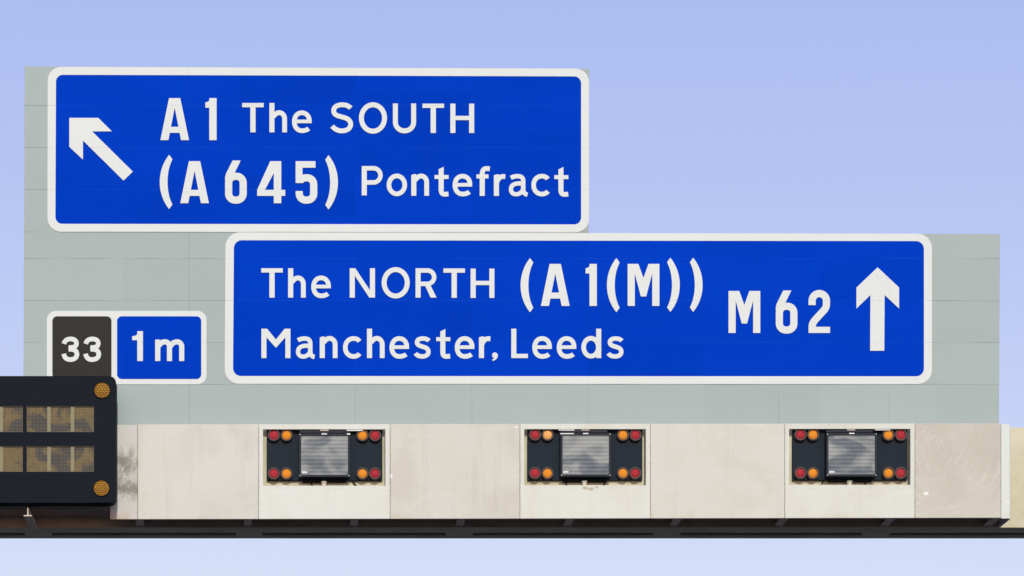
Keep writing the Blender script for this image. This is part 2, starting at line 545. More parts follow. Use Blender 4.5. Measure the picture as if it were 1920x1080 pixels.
def bez(p0, *segs, n=14):
    out = [p0]
    for c1, c2, p in segs:
        a = out[-1]
        for i in range(1, n + 1):
            t = i / n
            s = 1 - t
            out.append(tuple(s ** 3 * a[k] + 3 * s * s * t * c1[k] + 3 * s * t * t * c2[k] + t ** 3 * p[k] for k in (0, 1)))
    return out


def arc(cx, cy, rx, ry, a0, a1, n=28, p=2.0):
    out = []
    for i in range(n + 1):
        a = math.radians(a0 + (a1 - a0) * i / n)
        c, s = math.cos(a), math.sin(a)
        out.append((cx + rx * math.copysign(abs(c) ** (2 / p), c), cy + ry * math.copysign(abs(s) ** (2 / p), s)))
    return out


def stroke(path, w, closed=False):
    return ('S', path, w, closed)


def rr_ring(x0, y0, x1, y1, r, w):
    """rounded-rectangle stroke, outer edge given"""
    h = w / 2
    a, b, c, d, q = x0 + h, y0 + h, x1 - h, y1 - h, r - h
    p = []
    for cx, cy, s in ((c - q, d - q, 0), (a + q, d - q, 90), (a + q, b + q, 180), (c - q, b + q, 270)):
        p += arc(cx, cy, q, q, s, s + 90, 8)
    return stroke(p, w, True)


def sdf_convexless(pts, X, Y):
    """signed distance to any simple polygon"""
    n = len(pts)
    d = np.full(X.shape, 1e9)
    inside = np.zeros(X.shape, bool)
    for i in range(n):
        ax, ay = pts[i]
        bx, by = pts[(i + 1) % n]
        ex, ey = bx - ax, by - ay
        L = ex * ex + ey * ey
        if L < 1e-12:
            continue
        t = np.clip(((X - ax) * ex + (Y - ay) * ey) / L, 0, 1)
        d = np.minimum(d, np.hypot(X - ax - t * ex, Y - ay - t * ey))
        cond = ((ay > Y) != (by > Y))
        with np.errstate(divide='ignore', invalid='ignore'):
            xi = ax + (Y - ay) * ex / (ey if ey != 0 else 1e-12)
        inside ^= cond & (X < xi)
    return np.where(inside, -d, d)


def sdf_stroke(path, w, closed, X, Y):
    pts = [np.array(p, float) for p in path]
    q = [pts[0]]
    for p in pts[1:]:
        if np.hypot(*(p - q[-1])) > 0.3:
            q.append(p)
    if closed and np.hypot(*(q[0] - q[-1])) < 0.3:
        q.pop()
    n = len(q)
    nrm = []
    for i in range(n):
        a = q[(i - 1) % n] if (closed or i > 0) else None
        b = q[(i + 1) % n] if (closed or i < n - 1) else None
        t1 = (q[i] - a) / np.hypot(*(q[i] - a)) if a is not None else None
        t2 = (b - q[i]) / np.hypot(*(b - q[i])) if b is not None else None
        t1 = t2 if t1 is None else t1
        t2 = t1 if t2 is None else t2
        t = t1 + t2
        t /= np.hypot(*t)
        m = np.array([-t[1], t[0]])
        k = max(0.4, np.dot(m, np.array([-t1[1], t1[0]])))
        nrm.append(m / k)
    left = [q[i] + nrm[i] * w / 2 for i in range(n)]
    right = [q[i] - nrm[i] * w / 2 for i in range(n)]
    if closed:
        a = sdf_convexless(left, X, Y)
        b = sdf_convexless(right, X, Y)
        return np.maximum(np.minimum(a, b), -np.maximum(a, b))
    return sdf_convexless(left + right[::-1], X, Y)


# each glyph: (width, [adds], [cuts]); unit = 1/3.273 u; Transport capitals are 182 tall, motorway numerals 258
SV, SH, SR = 33, 28, 31
G = {}
G['T'] = [box(0, 154, 134, 182), box(50, 0, 84, 182)], []
G['h'] = [box(0, 0, SV, 182), stroke([(94.5, 0), (94.5, 78)] + arc(61, 84, 33.5, 38, 5, 90, 12) + [(50, 120), (38, 112), (24, 96)], SR)], []
G['n'] = [box(0, 0, SV, 134), stroke([(95.5, 0), (95.5, 78)] + arc(61, 84, 34.5, 38, 5, 90, 12) + [(50, 120), (38, 112), (24, 96)], SR)], [poly((-2, 140), (-2, 127), (24, 137), (24, 140))]
G['e'] = [stroke(bez((104, 26), ((92, 16), (78, 12), (62, 12)), ((34, 12), (15, 34), (15, 67)), ((15, 100), (34, 122), (61, 122)), ((88, 122), (107, 102), (107, 72))) + [(107, 57)], 30), box(14, 57, 120, 81)], []
G['o'] = [stroke(arc(63.5, 67.5, 48.5, 55, 0, 360, 60)[:-1], 30, True)], []
G['c'] = [stroke(bez((103, 104), ((94, 117), (80, 122), (66, 122)), ((36, 122), (15, 100), (15, 67)), ((15, 34), (36, 12), (66, 12)), ((80, 12), (94, 17), (103, 30))), 30)], []
G['s'] = [stroke(bez((94, 107), ((86, 117), (72, 122), (57, 122)), ((36, 122), (20, 114), (20, 99)), ((20, 83), (35, 77), (54, 72)), ((77, 66), (90, 58), (90, 40)), ((90, 22), (74, 12), (52, 12)), ((34, 12), (19, 18), (10, 32))), 29)], []
G['a'] = [stroke(bez((13, 111), ((26, 118), (40, 122), (54, 122)), ((78, 122), (90, 112), (90, 92))) + bez((90, 91), ((90, 60), (90, 50), (90, 40)), ((90, 26), (96, 12), (117, 8)))[1:], 29),
          stroke(bez((92, 76), ((70, 78), (58, 78), (48, 76)), ((26, 72), (15, 60), (15, 42)), ((15, 22), (28, 11), (46, 11)), ((66, 11), (86, 24), (90, 46))), 28)], []
G['t'] = [poly((25, 30), (25, 166), (58, 182), (58, 30)), box(0, 105, 88, 131),
          stroke([(41.5, 70), (41.5, 36)] + bez((41.5, 35), ((42, 18), (50, 12), (66, 12)))[1:] + [(87, 14)], 31)], []
G['f'] = [box(20, 0, 53, 110), box(0, 107, 76, 134), stroke([(36.5, 60), (36.5, 134)] + bez((36.5, 135), ((36.5, 158), (46, 169), (64, 169)))[1:] + [(84, 167)], 31)], []
G['r'] = [box(0, 0, SV, 134), stroke(bez((20, 85), ((26, 105), (38, 120), (58, 120))) + [(72, 119)], 31)], [poly((-2, 140), (-2, 127), (24, 137), (24, 140))]
G['d'] = [box(91, 0, 124, 182), stroke(arc(60, 67.5, 45, 55, 0, 360, 60)[:-1], 30, True)], [box(124, -9, 140, 150)]
G['P'] = [box(0, 0, SV, 182), stroke([(20, 167.5), (72, 167.5)] + arc(74, 124, 42, 43.5, 90, -90, 24) + [(72, 80.5), (20, 80.5)], 29)], []
G['R'] = [box(0, 0, SV, 182), stroke([(20, 167.5), (72, 167.5)] + arc(74, 126.5, 41, 41, 90, -90, 24) + [(72, 85.5), (20, 85.5)], 29), poly((54, 84), (90, 84), (132, 0), (93, 0))], []
G['N'] = [box(0, 0, SV, 182), box(124, 0, 157, 182), poly((0, 182), (36, 182), (157, 0), (121, 0))], []
G['O'] = [stroke(arc(87, 91, 71, 81, 0, 360, 72)[:-1], 32, True)], []
G['S'] = [stroke(bez((127, 151), ((114, 166), (96, 172), (74, 172)), ((45, 172), (22, 160), (22, 136)), ((22, 110), (46, 104), (74, 97)), ((104, 90), (126, 79), (126, 51)), ((126, 27), (102, 12), (72, 12)), ((46, 12), (26, 24), (12, 42))), 31)], []
G['U'] = [stroke([(16.5, 182), (16.5, 68)] + arc(72.5, 66, 56, 53, 180, 360, 30) + [(128.5, 68), (128.5, 182)], 32)], []
G['H'] = [box(0, 0, SV, 182), box(115, 0, 148, 182), box(20, 79, 130, 107)], []
G['L'] = [box(0, 0, SV, 182), box(0, 0, 104, 28)], []
G['M'] = [poly((0, 0), (0, 182), (37, 182), (90, 116), (143, 182), (180, 182), (180, 0), (147, 0), (147, 126), (90, 63), (33, 126), (33, 0))], []
G[','] = [stroke(arc(21, 16, 9, 9, 0, 360, 24)[:-1], 19, True), poly((10, 8), (30, 2), (34, 30), (12, 26)), stroke(bez((33, 14), ((33, 0), (20, -10), (5, -14))), 13)], []
# motorway route numerals
G['mA'] = [poly((0, 0), (53, 258), (122, 258), (176, 0))], [poly((48, -5), (58, 45), (118, 45), (128, -5)), poly((65, 82), (88, 199), (111, 82))]
G['m1'] = [box(24, 0, 69, 258), poly((30, 258), (25, 243), (14, 235), (0, 232), (0, 199), (30, 199))], []
G['m6'] = [rr_ring(0, -3, 133, 187, 62, 44), poly((0, 140), (0, 160), (6, 182), (46, 262), (96, 262), (56, 180), (48, 170), (44, 140))], []
G['m4'] = [poly((80, 258), (148, 258), (148, 82), (172, 82), (172, 45), (148, 45), (148, 0), (102, 0), (102, 45), (0, 45), (0, 82))], [poly((102, 185), (102, 82), (48, 82))]
G['m5'] = [rr_ring(0, -3, 133, 178, 62, 44), box(0, 124, 42, 258), box(0, 218, 122, 258)], [box(-5, 75, 45, 124)]
G['m2'] = [stroke([(22, 171), (22, 196)] + arc(66, 198, 44, 44, 180, 0, 26) + [(110, 186)] + bez((110, 182), ((110, 160), (104, 148), (88, 132))) + [(44, 84)] + bez((42, 82), ((28, 66), (22, 54), (22, 36))) + [(22, 0)], 44), box(0, 0, 132, 38)], []
PAR = bez((58, 333), ((20, 286), (0, 228), (0, 166)), ((0, 104), (20, 46), (58, 0))) + bez((78, 28), ((57, 68), (48, 116), (48, 166)), ((48, 216), (57, 264), (78, 305)))
G['m('] = [poly(*PAR)], []
G['m)'] = [poly(*[(78 - x, y) for x, y in PAR])], []
G['mM'] = [poly((0, 0), (0, 258), (66, 258), (97, 172), (128, 258), (195, 258), (195, 0), (151, 0), (151, 200), (114, 58), (81, 58), (44, 200), (44, 0))], []
# distance plate, heavier lettering, unit = 1/4.5 u
G['x3'] = [stroke(bez((21, 152), ((30, 182), (50, 193), (78, 193)), ((108, 193), (127, 178), (127, 156)), ((127, 132), (108, 122), (84, 121))) + [(62, 121)], 39),
           stroke([(62, 106)] + bez((84, 106), ((112, 104), (131, 90), (131, 64)), ((131, 36), (108, 19), (76, 19)), ((44, 19), (26, 34), (20, 68))), 39), box(60, 96, 90, 131)], []
G['x1'] = [box(43, 0, 91, 252), poly((52, 252), (44, 226), (26, 213), (0, 209), (0, 176), (60, 176))], []
G['xm'] = [box(0, 0, 44, 181), stroke([(121, 0), (121, 118)] + arc(84, 122, 37, 40, 0, 90, 12) + [(66, 160), (48, 150), (30, 128)], 43),
           stroke([(224, 0), (224, 118)] + arc(186, 122, 38, 40, 0, 90, 12) + [(168, 160), (148, 150), (128, 124)], 43)], []


def glyph_mesh(key, g=1.4):
    adds, cuts = G[key]
    g = g
    x0, x1, y0, y1 = -7, 262, -27, 345
    gx = np.arange(x0 + 0.137, x1, g)
    gy = np.arange(y0 + 0.171, y1, g)
    X, Y = np.meshgrid(gx, gy)
    f = np.full(X.shape, 1e6)
    for a in adds:
        d = sdf_convexless(a[1], X, Y) if a[0] == 'P' else sdf_stroke(a[1], a[2], a[3], X, Y)
        f = np.minimum(f, d)
    for a in cuts:
        f = np.maximum(f, -sdf_convexless(a[1], X, Y))
    if key[0] not in 'mx' or len(key) == 1:
        f = f + 0.9          # the cut letters are a touch finer than the drawing
    polys = []
    ins = f < 0
    rows, cols = f.shape
    for j in range(rows - 1):
        i = 0
        while i < cols - 1:
            c = (ins[j, i], ins[j, i + 1], ins[j + 1, i + 1], ins[j + 1, i])
            if all(c):
                k = i
                while k < cols - 1 and ins[j, k] and ins[j, k + 1] and ins[j + 1, k + 1] and ins[j + 1, k]:
                    k += 1
                polys.append([(gx[i], gy[j]), (gx[k], gy[j]), (gx[k], gy[j + 1]), (gx[i], gy[j + 1])])
                i = k
                continue
            if any(c):
                cp = [(gx[i], gy[j], f[j, i]), (gx[i + 1], gy[j], f[j, i + 1]), (gx[i + 1], gy[j + 1], f[j + 1, i + 1]), (gx[i], gy[j + 1], f[j + 1, i])]
                pl = []
                for q in range(4):
                    a, b = cp[q], cp[(q + 1) % 4]
                    if a[2] < 0:
                        pl.append((a[0], a[1]))
                    if (a[2] < 0) != (b[2] < 0):
                        t = a[2] / (a[2] - b[2])
                        pl.append((a[0] + t * (b[0] - a[0]), a[1] + t * (b[1] - a[1])))
                if len(pl) >= 3:
                    polys.append(pl)
            i += 1
    return polys


GM = {}


def lettering(name, items, ox, oy, zs, d, mat_, parent):
    """items: (glyph, left, baseline) in units of 1/zs u from (ox, oy)"""
    vs, fs, idx = [], [], {}
    for key, zx, zy in items:
        if key not in GM:
            GM[key] = glyph_mesh(key)
        for pl in GM[key]:
            f = []
            for x, y in pl:
                u, v = ox + (zx + x) / zs, oy + (zy - y) / zs
                k = (round(u, 4), round(v, 4))
                if k not in idx:
                    idx[k] = len(vs)
                    vs.append(P(u, v, d))
                if idx[k] not in f:
                    f.append(idx[k])
            if len(f) >= 3:
                fs.append(tuple(f))
    mb = MB()
    mb.add(vs, fs)
    o = mb.build(name, mat_, parent)
    # faces look at the road
    me = o.data
    if me.polygons[0].normal.y > 0:
        me.flip_normals()
    return o


# ------------------------------------------------------------------ ground and road
def structure(name, mb, m):
    o = mb.build(name, m)
    o['kind'] = 'structure'
    return o


mb = MB(); mb.box(-900, 900, -600, 1500, -0.5, 0.0); structure('ground', mb, M['turf'])
mb = MB(); mb.box(-12.5, 17.5, -599, 1499, 0.0, 0.004); structure('road', mb, M['asphalt'])
mb = MB()
for x in (-12.0, 17.0):
    mb.box(x - 0.1, x + 0.1, -599, 1499, 0.004, 0.008)
for k in range(-20, 60):
    for x in (-4.7, 2.5, 9.7):
        mb.box(x - 0.08, x + 0.08, k * 9.0, k * 9.0 + 2.0, 0.004, 0.008)
structure('road_markings', mb, M['paint'])

# ------------------------------------------------------------------ the gantry
BEAM_D = 0.358
gantry = thing('gantry', 'long concrete motorway gantry beam faced with pale stained cladding panels', 'gantry', (P(560, 0, 0)[0], BEAM_D, 0.0))

b0 = P(0, 989.5, BEAM_D)[2]
btop = P(0, 801, BEAM_D)[2]
X0, X1 = -14.5, 19.5
y1 = BEAM_D + 0.24
y2 = y1 + 0.16
y3 = y2 + 0.075
prof = [(BEAM_D, btop), (BEAM_D, b0), (y1, b0), (y1, b0 + 0.40), (y2, b0 + 0.40), (y2, b0), (y3, b0), (y3, btop)]
mb = MB()
n = len(prof)
mb.add([(X0, y, z) for y, z in prof] + [(X1, y, z) for y, z in prof],
       [(i, (i + 1) % n, n + (i + 1) % n, n + i) for i in range(n)]
       + [(0, 1, 2, 3), (0, 3, 4, 7), (7, 4, 5, 6), (n + 3, n + 2, n + 1, n), (n + 7, n + 4, n + 3, n), (n + 6, n + 5, n + 4, n + 7)])
mb.build('beam', M['concrete'], gantry, bevel=0.008)
for u in (-323, 71, 467, 862, 1252, 1645, 2040):
    a = P(u - 25, 0, y1)[0]
    c = P(u + 25, 0, y1)[0]
    mb = MB(); mb.box(a, c, y1 + 0.001, y2 - 0.001, b0 + 0.004, b0 + 0.0295)
    mb.build('tie_plate', M['steel'], gantry)
mb = MB()
mb.box(X0 + 0.9, X1 - 0.9, y1 + 0.001, y2 - 0.001, b0 + 0.03, b0 + 0.08)
mb.build('groove_shade_strip', M['cable'], gantry)  # black strip added to darken the groove in place of shade
for x in (X0 + 0.5, X1 - 0.5):
    mb = MB()
    yc = (BEAM_D + y3) / 2
    mb.box(x - 0.3, x + 0.3, yc - 0.26, yc + 0.26, 0.0, b0 - 0.001)
    mb.box(x - 0.5, x + 0.5, yc - 0.45, yc + 0.45, -0.1, 0.25)
    mb.build('column', M['concrete'], gantry, bevel=0.02)


def bracket(u, front=0.032, v=971.5, vd=0.03):
    mb = MB()
    zb = P(0, v, vd)[2]
    x = P(u, 0, front)[0]
    yb = BEAM_D - 0.002
    mb.box(x - 0.045, x + 0.045, front, yb, zb, zb + 0.012)
    mb.box(x - 0.006, x + 0.006, front, yb, zb + 0.012, zb + 0.10)
    mb.build('bracket', M['steel'], gantry)


bracket(52, -0.22, 967.8, -0.22)
bracket(-352, -0.22, 967.8, -0.22)
for u in (-150, 260, 464, 665, 865.5, 1070, 1271.5, 1471.5, 1672.5, 1868.5):
    bracket(u)
mb = MB()
zs_ = P(0, 971.5, 0.03)[2] + 0.1005
mb.box(P(-700, 0, 0)[0], P(1891, 0, 0)[0], 0.033, BEAM_D - 0.001, zs_, zs_ + 0.02)
mb.build('soffit', M['brown_steel_and_shade'], gantry)
mb = MB()
mb.box(P(-700, 0, 0)[0], P(1891, 0, 0)[0], BEAM_D - 0.008, BEAM_D - 0.0012, b0 + 0.002, zs_ - 0.002)
mb.build('beam_foot_shade', M['brown_steel_and_shade'], gantry)  # brown strip added over the beam face to paint its shade


def vt(u):       # top of the cladding
    return 795.6 + (793.6 - 795.6) * (u - 217) / (1896 - 217)


def vb(u):       # foot of the cladding
    return 973.6 + (970.8 - 973.6) * (u - 206) / (1896 - 206)


GAP = 0.55


def panel(u0, u1, m, hole=None, dv=0.0):
    a, c = u0 + GAP / 2, u1 - GAP / 2
    out = [(a, vt(a) + dv), (c, vt(c) + dv), (c, vb(c)), (a, vb(a))]
    mb = MB()
    if hole:
        h0, w0, h1, w1 = hole
        mb.ring(out, [(h0, w0), (h1, w0), (h1, w1), (h0, w1)], 0.0, 0.03)
    else:
        mb.prism(out, 0.0, 0.03)
    return mb.build('cladding_panel', M[m], gantry, bevel=0.004)


panel(206, 258, 'clad_stained', dv=1.0)
panel(258, 485, 'clad_beige')
panel(485, 731.5, 'clad_white', (493.3, 805, 722.5, 910.8))
panel(731.5, 975, 'clad_beige_mid')
panel(975, 1219.5, 'clad_white_mid', (983, 804.6, 1211, 910))
panel(1219.5, 1471.5, 'clad_beige_pale')
panel(1471.5, 1715.5, 'clad_white_end', (1479.5, 804.2, 1707, 909))
panel(1715.5, 1877, 'clad_swirl')

for a, c in ((488, 728), (978, 1216), (1474.5, 1712)):
    mb = MB()
    mb.ubox(a, c, 798, 918, 0.102, 0.13)
    mb.build('recess_back', M['concrete'], gantry)

# rounded cap that turns the right-hand end back to the beam
plan = []
xe = P(1896, 0, 0)[0]
xs = P(1877.3, 0, 0)[0]
plan.append((xs, 0.002))
for k in range(9):
    a = math.radians(-90 + 90 * k / 8)
    plan.append((xe - 0.035 + 0.035 * math.cos(a), 0.037 + 0.035 * math.sin(a)))
plan.append((xe, BEAM_D - 0.002))
plan.append((xe - 0.02, BEAM_D - 0.002))
plan.append((xe - 0.02, 0.036))
plan.append((xe - 0.034, 0.022))
plan.append((xs, 0.022))
za, zc = P(0, 972, 0)[2], P(0, 795.2, 0)[2]
n = len(plan)
mb = MB()
mb.add([(x, y, za) for x, y in plan] + [(x, y, zc) for x, y in plan],
       [(i, (i + 1) % n, n + (i + 1) % n, n + i) for i in range(n)] + [tuple(range(n)), tuple(range(2 * n - 1, n - 1, -1))], True)
mb.build('end_cap', M['clad_cap'], gantry)

# ------------------------------------------------------------------ grey backing board
board = thing('sign_board', 'stepped grey planked backing board standing up behind the cladding', 'sign board', P(960, 803, BOARD_D))
mb = MB()
mb.prism([(46.3, 124.3), (1105, 128.8), (1103.3, 437.2), (1875, 438.4), (1873.2, 803), (43.8, 803)], BOARD_D, BOARD_D + 0.06)
mb.build('backing_board', M['grey'], board, bevel=0.002)

FD = BOARD_D


def film(parent, name, loop, m, d):
    mb = MB()
    mb.prism(loop, d, BOARD_D - 0.0005)
    return mb.build(name, m, parent)


def border(parent, outer, inner, m, d=FD - 0.006):
    mb = MB()
    mb.ring(outer, inner, d, BOARD_D - 0.0005)
    return mb.build('border', m, parent)


LD = FD - 0.009
BLUES = 'blue direction signs on the grey board'
s1 = thing('direction_sign', 'upper blue sign with slanting arrow reading A1 The South and Pontefract', 'road sign', P(597, 435, FD), BLUES)
o1 = rrect(89.5, 125.2, 1104.6, 434.6, 26, vtr=128.6, vbr=436.0, ubl=88.8)
i1 = rrect(105, 140.2, 1089.6, 419.6, 13, vtr=143.2, vbr=420.8, ubl=103.8)
border(s1, o1, i1, M['white'])
film(s1, 'blue_panel', rrect(103.5, 138.7, 1091.1, 421.1, 13, vtr=141.7, vbr=422.3, ubl=102.3), M['blue'], FD - 0.003)
Z1 = 3.273
R1, R2, R3, R4, R5 = (30, 110), (560, 110), (400, 430), (900, 430), (1340, 430)
lettering('route_number', [('mA', 886, 500), ('m1', 1162, 500)], *R1, Z1, LD, M['white'], s1)
lettering('place_name', [('T', 1387, 453), ('h', 1554, 453), ('e', 1693, 454)], *R1, Z1, LD, M['white'], s1)
lettering('place_name', [('S', 193 + 1734.7, 455), ('O', 369 + 1734.7, 455), ('U', 577 + 1734.7, 456), ('T', 759 + 1734.7, 457), ('H', 930 + 1734.7, 457)],
          *R1, Z1, LD, M['white'], s1)
lettering('route_number', [('m(', 882, 923), ('mA', 1008, 887), ('m6', 1283, 887), ('m4', 1480, 887), ('m5', 1716, 887), ('m)', 163 + 1734.7, 925)], *R1, Z1, LD, M['white'], s1)
lettering('place_name', [('P', 386, 840), ('o', 539, 842), ('n', 690, 842), ('t', 833, 844), ('e', 944, 843), ('f', 1090, 843), ('r', 1197, 843), ('a', 1288, 843), ('c', 1427, 843), ('t', 1568, 845)],
          *R2, Z1, LD, M['white'], s1)
ar = [(327, 363), (505, 363), (588, 446), (467, 446), (717, 693), (660, 748), (411, 502), (411, 619), (327, 541)]
mb = MB(); mb.prism([(R1[0] + x / Z1, R1[1] + y / Z1) for x, y in ar], LD, FD - 0.0035)
mb.build('arrow', M['white'], s1)

s2 = thing('direction_sign', 'lower wider blue sign with upright arrow reading Manchester, Leeds and M62', 'road sign', P(1084, 720, FD), BLUES)
o2 = rrect(423, 435.6, 1747.4, 719.6, 27, vtr=438.2, vbr=720.2, ubl=421.2)
i2 = rrect(438.6, 450.4, 1732.4, 705, 15, vtr=452, vbr=705.6, ubl=436.8)
# the two white borders nearly meet; the lower one is laid a hair below the upper
border(s2, o2, i2, M['white'], FD - 0.0045)
film(s2, 'blue_panel', rrect(437.2, 448.9, 1733.9, 706.5, 15, vtr=450.5, vbr=707.1, ubl=435.4), M['blue'], FD - 0.003)
lettering('place_name', [('T', 293, 420), ('h', 458, 420), ('e', 600, 420)], *R3, Z1, LD, M['white'], s2)
lettering('place_name', [('N', 836, 420), ('O', 1032, 419), ('R', 1240, 420), ('T', 1411, 421), ('H', 1578, 422)], *R3, Z1, LD, M['white'], s2)
lettering('route_number', [('m(', 249, 509), ('mA', 374, 470), ('m1', 648, 470), ('m(', 779, 509), ('mM', 906, 470), ('m)', 1148, 507), ('m)', 1288, 507)], *R4, Z1, LD, M['white'], s2)
o5 = (900 - 400) * Z1
lettering('place_name', [('M', 294, 791), ('a', 505, 792), ('n', 652, 791), ('c', 795, 792), ('h', 942, 791), ('e', 1080, 792), ('s', 1230, 792), ('t', 1367, 792), ('e', 1481, 792), ('r', 1629, 791), (',', 1707, 789)], *R3, Z1, LD, M['white'], s2)
lettering('place_name', [('L', 191 + o5, 791), ('e', 320 + o5, 792), ('e', 470 + o5, 792), ('d', 621 + o5, 791), ('s', 777 + o5, 792)], *R3, Z1, LD, M['white'], s2)
lettering('route_number', [('mM', 85, 636), ('m6', 375, 637), ('m2', 576, 636)], *R5, Z1, LD, M['white'], s2)
ar = [(1000, 233), (1132, 357), (1132, 486), (1043, 403), (1041, 745), (954, 745), (956, 403), (870, 486), (870, 357)]
mb = MB(); mb.prism([(R5[0] + x / Z1, R5[1] + y / Z1) for x, y in ar], LD, FD - 0.0035)
mb.build('arrow', M['white'], s2)

s3 = thing('distance_sign', 'small white edged plate with black 33 panel and blue 1 m panel', 'distance sign', P(238, 720, FD))
mb = MB()
mb.prism(rrect(87.8, 582.9, 387.3, 720.6, 17), FD - 0.003, BOARD_D - 0.0005)
mb.build('backing', M['white'], s3)
mb = MB(); mb.prism(rrect(98.2, 593, 209, 710.4, 9), FD - 0.006, FD - 0.0028); mb.build('black_panel', M['black_film'], s3)
mb = MB(); mb.prism(rrect(219.5, 593, 377.3, 710.4, 9), FD - 0.006, FD - 0.0028); mb.build('blue_panel', M['blue'], s3)
R6 = (40, 570)
lettering('numerals', [('x3', 338, 488), ('x3', 522, 488)], *R6, 4.5, LD, M['white'], s3)
lettering('distance_text', [('x1', 935, 481), ('xm', 1129, 481)], *R6, 4.5, LD, M['white'], s3)

# ------------------------------------------------------------------ message sign at the left
MD = -0.30
ms = thing('message_sign', 'big black unlit message sign with honeycomb amber corner lamps at the left', 'message sign', P(-150, 942, MD))
HL = -517.0
wins = []
for row, (w0, w1) in enumerate(((761.5, 810), (836.5, 884.5))):
    for k in range(5):
        a = 50 - 133.3 * k
        wins.append((a, a + 126, w0, w1))
# housing as a box with real openings: front sheet made of strips round the windows
hous = rrect(HL, 705, 217.5, 942.5, 13)
mb = MB()
mb.prism(hous, MD + 0.02, MD + 0.17)
body = mb.build('housing', M['housing'], ms)


def strips():
    """front face: bands above, between and below the window rows, and mullions between windows"""
    mb = MB()
    u0, u1 = HL, 217.5
    r = 13
    top = [p for p in rrect(u0, 705, u1, 942.5, r) if p[1] < 800]
    bot = [p for p in rrect(u0, 705, u1, 942.5, r) if p[1] > 800]
    right_top = [p for p in top if p[0] > 0]
    left_top = [p for p in top if p[0] < 0]
    right_bot = [p for p in bot if p[0] > 0]
    left_bot = [p for p in bot if p[0] < 0]
    mb.prism(left_top + right_top + [(u1, 761.5), (u0, 761.5)], MD, MD + 0.0195)
    mb.prism([(u0, 884.5), (u1, 884.5)] + right_bot + left_bot, MD, MD + 0.0195)
    mb.prism([(u0, 810), (u1, 810), (u1, 836.5), (u0, 836.5)], MD, MD + 0.0195)
    for w0, w1 in ((761.5, 810), (836.5, 884.5)):
        xs_ = sorted([(a, b) for a, b, c, d in wins if c == w0])
        edges = [u0] + [e for ab in xs_ for e in ab] + [u1]
        for q in range(0, len(edges), 2):
            mb.prism([(edges[q], w0), (edges[q + 1], w0), (edges[q + 1], w1), (edges[q], w1)], MD, MD + 0.0195)
    return mb


strips().build('front_panel', M['housing'], ms)
for a, b, w0, w1 in wins:
    d = MD + 0.0165
    mb = MB()
    mb.prism([(a, w0), (b, w0), (b, w1), (a, w1)], d, MD + 0.0195)
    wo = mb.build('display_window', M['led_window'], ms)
    for q in (38.5, 82.5):
        mb = MB()
        mb.ubox(a + q, a + q + 6.6, w0 + 0.8, w1 - 0.3, MD + 0.009, d - 0.0005)
        o = mb.build('divider', M['divider'])
        o.parent = wo
        o.location = Vector(o.location) - ms.location - wo.location
    mb = MB()
    mb.ring([(a, w0), (b, w0), (b, w1), (a, w1)], [(a + 0.9, w0 + 0.9), (b - 0.9, w0 + 0.9), (b - 0.9, w1 - 0.8), (a + 0.9, w1 - 0.8)], MD + 0.003, d - 0.0005)
    o = mb.build('trim', M['trim'])
    o.parent = wo
    o.location = Vector(o.location) - ms.location - wo.location
for u, v in ((191.5, 732), (190.3, 915.5), (-490, 732), (-490, 915.5)):
    c = P(u, v, MD)
    mb = MB()
    R = 15.6 * S
    mb.lathe(c, [(R, -0.001), (R, -0.012), (R * 0.965, -0.014), (R * 0.93, -0.012), (R * 0.93, -0.001)])
    lo = mb.build('amber_lantern', M['lantern_rim'], ms)
    mb = MB()
    mb.lathe(c, [(R * 0.925, -0.002), (R * 0.92, -0.005), (R * 0.6, -0.009), (R * 0.2, -0.0105), (0.001, -0.0107)])
    o = mb.build('lens', M['lantern'])
    o.parent = lo
    o.location = Vector(o.location) - ms.location - lo.location
# slim drip rail under the housing and the hangers that hold it off the beam
mb = MB()
mb.ubox(HL + 6, 209, 941.5, 945.5, MD + 0.172, MD + 0.198)
mb.build('rail', M['brown_steel_and_shade'], ms)
mb = MB()
mb.ubox(210.5, 214.5, 939.5, 944, MD + 0.165, MD + 0.19)
mb.build('stop_bolt', M['cable'], ms)
for u in (52.5, -352):
    mb = MB()
    zt = P(0, 941, MD + 0.2)[2]
    x = P(u, 0, 0.03)[0]
    mb.box(x - 0.04, x + 0.04, MD + 0.175, BEAM_D - 0.003, zt + 0.02, zt + 0.07)
    mb.build('hanger', M['brown_steel_and_shade'], ms)

# ------------------------------------------------------------------ lane signals
SIG = 'lane signals set into the cladding'
BPD = 0.065          # face of the backplate
Uc = 608.5


def child(mb, name, m, part, root, **kw):
    """a sub-part of part"""
    o = mb.build(name, m, **kw)
    o.parent = part
    o.location = Vector(o.location) - root.location - part.location
    return o


